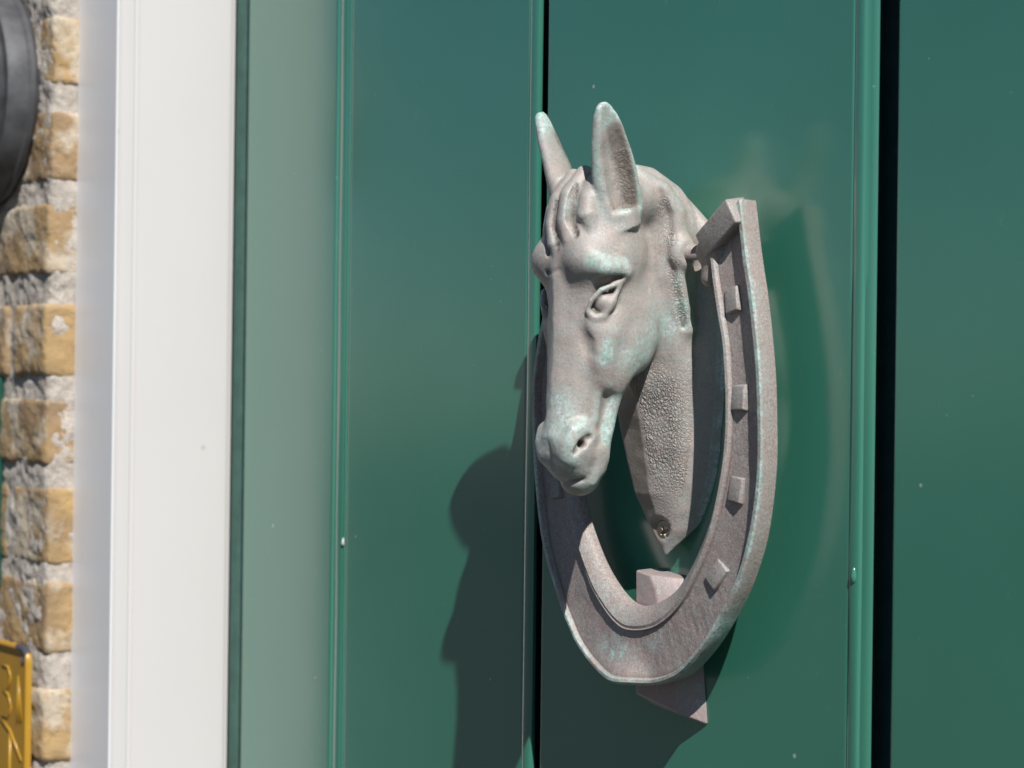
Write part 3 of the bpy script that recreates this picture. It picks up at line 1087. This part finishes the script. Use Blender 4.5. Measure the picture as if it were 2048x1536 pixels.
def screw_mesh():
    """round head with a recessed cross, in the plane of the neck tip"""
    n = 64
    V, Fc = [], []
    radii = np.linspace(0, 3.0, 22)
    for r in radii:
        for j in range(n):
            a = 2 * math.pi * j / n
            x, z = r * math.cos(a), r * math.sin(a)
            ca, sa = math.cos(.35), math.sin(.35)
            xr, zr = x * ca + z * sa, -x * sa + z * ca
            dome = .9 * math.sqrt(max(0, 1 - (r / 3.3) ** 2))
            arm = min(max(abs(xr) - .42, abs(zr) - 1.65), max(abs(zr) - .42, abs(xr) - 1.65), r - .75)
            cut = max(0, min(1, -arm / .22))
            V.append((x, dome - cut * 1.0, z))
    base = len(radii)
    for j in range(n):
        a = 2 * math.pi * j / n
        V.append((3.1 * math.cos(a), -1.0, 3.1 * math.sin(a)))
    for i in range(base):
        for j in range(n):
            Fc.append((i * n + j, i * n + (j + 1) % n, (i + 1) * n + (j + 1) % n, (i + 1) * n + j))
    return V, Fc


sv, sf = screw_mesh()
sv = np.array(sv)
tilt = math.radians(14)
lean = math.radians(12)
y2 = sv[:, 1] * math.cos(lean) - sv[:, 0] * math.sin(lean)
x2 = sv[:, 0] * math.cos(lean) + sv[:, 1] * math.sin(lean)
y3 = y2 * math.cos(tilt) + sv[:, 2] * math.sin(tilt)
z3 = sv[:, 2] * math.cos(tilt) - y2 * math.sin(tilt)
mesh_obj("screw", np.stack([x2 * 1.5 + X0 + 1.1, y3 * 1.1 + 7.4, z3 * 1.5 - 56.8], 1), sf, M_STEEL, knocker)

# ---- horseshoe
HF = 21.0               # front of the rim
HB = 12.5


def spline(P, n):
    """catmull-rom through P resampled evenly"""
    P = np.array(P, float)
    E = np.vstack([2 * P[0] - P[1], P, 2 * P[-1] - P[-2]])
    out = []
    for i in range(1, len(E) - 2):
        p0, p1, p2, p3 = E[i - 1], E[i], E[i + 1], E[i + 2]
        for t in np.linspace(0, 1, 40, endpoint=False):
            out.append(.5 * ((2 * p1) + (-p0 + p2) * t + (2 * p0 - 5 * p1 + 4 * p2 - p3) * t * t + (-p0 + 3 * p1 - 3 * p2 + p3) * t ** 3))
    out.append(P[-1])
    out = np.array(out)
    d = np.r_[0, np.cumsum(np.linalg.norm(np.diff(out, axis=0), axis=1))]
    u = np.linspace(0, d[-1], n)
    return np.stack([np.interp(u, d, out[:, k]) for k in range(out.shape[1])], 1)


out_pts = [(56.4, 67.6), (60.8, 46), (65.0, 30), (68.6, 12), (70.6, -6), (71.3, -24), (69.8, -41), (66.0, -57), (59.2, -72.5), (49.2, -86.8), (38.6, -98.6), (26, -108.6), (10.6, -113.8),
           (-3.4, -114.2), (-16.4, -113.6), (-26.5, -110.4), (-36.0, -104.8), (-43.2, -97.0), (-50.6, -86.8), (-61.8, -64.5), (-67.8, -38), (-70.6, -7), (-67.6, 15), (-63.0, 32), (-58.5, 50), (-55.0, 66)]
in_pts = [(35.8, 54.5), (38.4, 40), (42.4, 25), (45.8, 12), (47.8, -6), (47.0, -24), (42.4, -42), (35.6, -57.6), (24.6, -72.8), (12.0, -81.8), (-2.5, -85.4), (-13, -83.0), (-25.4, -73.2),
          (-36.6, -58.4), (-43.6, -43), (-47.6, -24), (-48.0, -6), (-46.0, 12), (-42.6, 25), (-38.4, 40), (-35.8, 54.5)]
N = 360
O = spline(out_pts, N)
I = spline(in_pts, N)
N = len(O)
uu = np.linspace(0, 1, N)
toe = np.exp(-((uu - .5) / .17) ** 2)
# (fraction from outer 0 to inner 1 or mm, height)
secs = []
for i in range(N):
    o_, n_ = O[i], I[i]
    wv = n_ - o_
    L = np.linalg.norm(wv)
    wv = wv / L
    tz = toe[i]
    bev = 3.6 + 5.2 * tz              # width of the inner bevel
    rim = 2.3 * (1 - .25 * tz)
    fl = HF - 2.9 + 1.5 * tz          # channel floor
    rp = HF + .2 * tz
    bx = o_[0] + 8 if True else 0
    clip = 6.0 * math.exp(-((o_[0] + 4) / (17.0 if o_[0] < -4 else 9.0)) ** 2) * (1 if o_[1] < -60 else 0)
    row = [(.9, HB), (0.1, HB + .8), (-.5 * tz, HB + 3), (-.5 * tz, HF - 1.2), (.1, HF - .45), (.55, rp), (rim - .15, rp + .05), (rim + .25, rp - .3), (rim + .4, fl + .35),
           (rim + .7, fl)]
    xs = np.linspace(rim + 2.2, L - bev - 1.6, 10)
    for q in xs:
        sag = .5 * math.sin(math.pi * (q - xs[0]) / (xs[-1] - xs[0] + 1e-6))
        row.append((q, fl - sag * (1 - tz)))
    row += [(L - bev - .9, fl + .1), (L - bev - .55, fl + .9 + .3 * tz), (L - bev, HF - 1.3 + .8 * tz), (L - bev + 1.1, HF - 1.0 + .8 * tz), (L - bev * .55, HF - 1.6 + .4 * tz), (L - .9, HF - 2.8 - .8 * tz),
            (L - .25, HF - 3.6 - 1.0 * tz), (L, HF - 4.8 - 1.0 * tz), (L - .1, HB + .8), (L - .8, HB)]
    pts = []
    for d_, h_ in row:
        if clip > .05 and d_ < 16:
            wq = math.exp(-(max(d_, 0) / 7.5) ** 2)
            if h_ > HB + 2:
                h_ = h_ + clip * wq * .95
            d_ = d_ - clip * wq * .12 * math.exp(-((o_[0] + 6) / 11.0) ** 2)
        p = o_ + wv * d_
        pts.append((p[0], h_, p[1]))
    secs.append(pts)
K = len(secs[0])
SV = np.array([p for r_ in secs for p in r_])
tilt_h = np.clip((SV[:, 2] - 0) / 65, 0, 1) * -1.5
SV[:, 1] += tilt_h
nz = vnoise(SV, 9, 31) * .2 + vnoise(SV, 1.8, 32) * .05
SV[:, 1] += nz * (SV[:, 1] > HB + 1.5)
SV[:, 0] += vnoise(SV, 14, 33) * .3
SV[:, 2] += vnoise(SV, 14, 34) * .3
# tiny casting wrinkles running across the toe
dcol = np.tile(np.arange(K), N)
fl_ = ((dcol >= 9) & (dcol <= 19)).astype(float)
wr = np.clip((-SV[:, 2] - 66) / 20, 0, 1) * np.clip((SV[:, 0] + 45) / 20, 0, 1)
ang = np.arctan2(SV[:, 2] + 20, SV[:, 0])
SV[:, 1] += fl_ * wr * .16 * vnoise(np.stack([ang * 110, SV[:, 1] * 0, np.hypot(SV[:, 0], SV[:, 2] + 20) * .25], 1), 1.0, 35)
SF = []
for i in range(N - 1):
    for j in range(K):
        j2 = (j + 1) % K
        SF.append((i * K + j, i * K + j2, (i + 1) * K + j2, (i + 1) * K + j))
SF.append(tuple(range(K)))
SF.append(tuple((N - 1) * K + j for j in range(K)))
dcol = np.tile(np.arange(K), N)
smint = np.zeros(N * K)
smint[(dcol >= 4) & (dcol <= 7)] = 1.0
smint[(dcol == 3) | (dcol == 8)] = .2
smint[(dcol >= 22) & (dcol <= 24)] = .25
smint *= np.clip(.55 + .6 * vnoise(SV, 8, 41) + .4 * vnoise(SV, 2.5, 42), 0, 1.2)
tb = np.clip(1 - np.hypot((SV[:, 0] + 16) / 15, (SV[:, 2] + 104) / 7), 0, 1) * 1.6 * np.clip(.4 + vnoise(SV, 3, 43), 0, 1)
tb2 = np.clip(1 - np.hypot((SV[:, 0] - 9) / 6, (SV[:, 2] + 98) / 5), 0, 1) * np.clip(.4 + vnoise(SV, 3, 44), 0, 1)
tb3 = np.clip(1 - np.hypot((SV[:, 0] - 46) / 14, (SV[:, 2] + 88) / 14), 0, 1) * 1.1 * (dcol < 9)
smint = np.clip(np.maximum.reduce([smint, tb, tb2, tb3]), 0, 1)
sgr = np.zeros(N * K)
sgr[(dcol == 9) | (dcol == 20)] = .5
SVW = SV + np.array([X0, 0, 0])
shoe = mesh_obj("horseshoe", SVW, SF, M_SHOE, knocker, attrs={"mint": smint, "grime_shade": sgr, "brown": np.zeros(N * K)})
shoe.data.set_sharp_from_angle(angle=math.radians(32))


def hex_frustum(c, ex, ey, ez, a, b, top, hgt, base=1.0, name="nail_head", parent=None, mat=None, bev=.4, smooth=True):
    """pyramid stub: centre c on the surface, ex across, ez along, ey out"""
    c = np.array(c, float)
    P = []
    for s, k in ((1.0, -base), (top, hgt)):
        for sx, sz in ((-1, -1), (1, -1), (1, 1), (-1, 1)):
            P.append(c + ex * sx * a * s + ez * sz * b * s + ey * k)
    Fc = [(0, 1, 2, 3), (4, 5, 6, 7), (0, 1, 5, 4), (1, 2, 6, 5), (2, 3, 7, 6), (3, 0, 4, 7)]
    o = mesh_obj(name, P, Fc, mat, parent, smooth=smooth, attrs={"mint": [0] * 4 + [.15] * 4, "grime_shade": [.3] * 4 + [0] * 4, "brown": [0] * 8})
    bevel_mod(o, bev, 3)
    return o


nails = [(50.6, 31, 12, 0), (55.9, -4.6, 2, 0), (54.9, -38.0, -6, 0), (45.4, -69.5, -34, 8), (-51.5, 31, -12, 0), (-57.5, -7, -2, 0), (-56.0, -42, 8, 0)]
for (nx, nzz, rot, sk) in nails:
    a = math.radians(rot)
    ex = np.array([math.cos(a), 0.10, math.sin(a)])
    ez = np.array([-math.sin(a) + (.15 if sk else 0), -0.10, math.cos(a)])
    ey = np.array([0.0, 1, 0.0])
    z_ = HF - 3.1 - max(0, nzz) / 65 * 1.5 + (.5 if nzz < -60 else 0)
    hex_frustum((nx + X0, z_, nzz), ex, ey, ez, 4.2, 5.1, .86, 1.4, 1.2, "nail_head", shoe, M_SHOE, .45)

# calkins: raised bars across both heels of the shoe
for sg in (1, -1):
    ex = np.array([.86 * sg, .12, .50]); ex = ex / np.linalg.norm(ex)
    ez = np.array([-.45 * sg, 0.12, .86]); ez = ez / np.linalg.norm(ez)
    ey = np.array([0, 1, -.1])
    hex_frustum((X0 + 44.9 * sg, HF - 4.2, 57.6), ex, ey, ez, 12.6, 5.2, .95, 4.8, 4, "calkin", shoe, M_SHOE, .7)
# inner lugs and pivot pin
for sg in (1, -1):
    lug = Sculpt((22, 2, 32), (46, 26, 64), .6)
    lug.chain([(36.5, 13.5, 52), (34.5, 13.8, 40)], [5.0, 4.2], k=2, sym=False)
    lug.chain([(33, 13.6, 49.5), (40, 13.6, 49)], [5.5, 5.5], k=2, sym=False)
    v, q = lug.mesh()
    v[:, 0] *= sg
    mesh_obj("pivot_lug", v + np.array([X0, 0, 0]), q, M_SHOE, shoe, attrs={"mint": np.zeros(len(v)), "grime_shade": np.full(len(v), .25), "brown": np.zeros(len(v))})
V, Fc = tube([(X0 - 38, 15.5, 49.5), (X0 + 38, 15.5, 49.5)], 3.0, 24)
mesh_obj("pivot_pin", V, Fc, M_SHOE, knocker, attrs={"mint": np.zeros(len(V)), "grime_shade": np.zeros(len(V)), "brown": np.zeros(len(V))})

# ---- strike block under the toe: a thing of its own
V = [(-.0, 0, -126.5), (24.5, 0, -130.0), (22.0, 0, -73.5), (.5, 0, -72.0),
     (2.0, 11.0, -120.6), (17.6, 9.6, -124.6), (14.2, 11.8, -79.0), (11.0, 12.2, -73.8), (2.4, 12.0, -72.4)]
V = [(x + 5, h + .02, z) for x, h, z in V]
V[1] = (38.6, .02, -130.0)
V[2] = (31.5, .02, -75.0)
V[5] = (34.2 - 5, 7.6, -126.0)
Fc = [(0, 1, 2, 3), (0, 1, 5, 4), (1, 2, 6, 5), (2, 3, 8, 7), (2, 7, 6), (3, 0, 4, 8), (4, 5, 6, 7, 8)]
sb = mesh_obj("strike_block", V, Fc, patina("smooth_bronze", base=(.42, .31, .30), grey=(.38, .32, .31), grain=.35), None, attrs={"mint": np.full(9, .05), "grime_shade": np.zeros(9), "brown": np.zeros(9)},
              label="small weathered bronze block fixed to the green door under the bottom of the horseshoe", cat="strike block")
bevel_mod(sb, .9, 4)
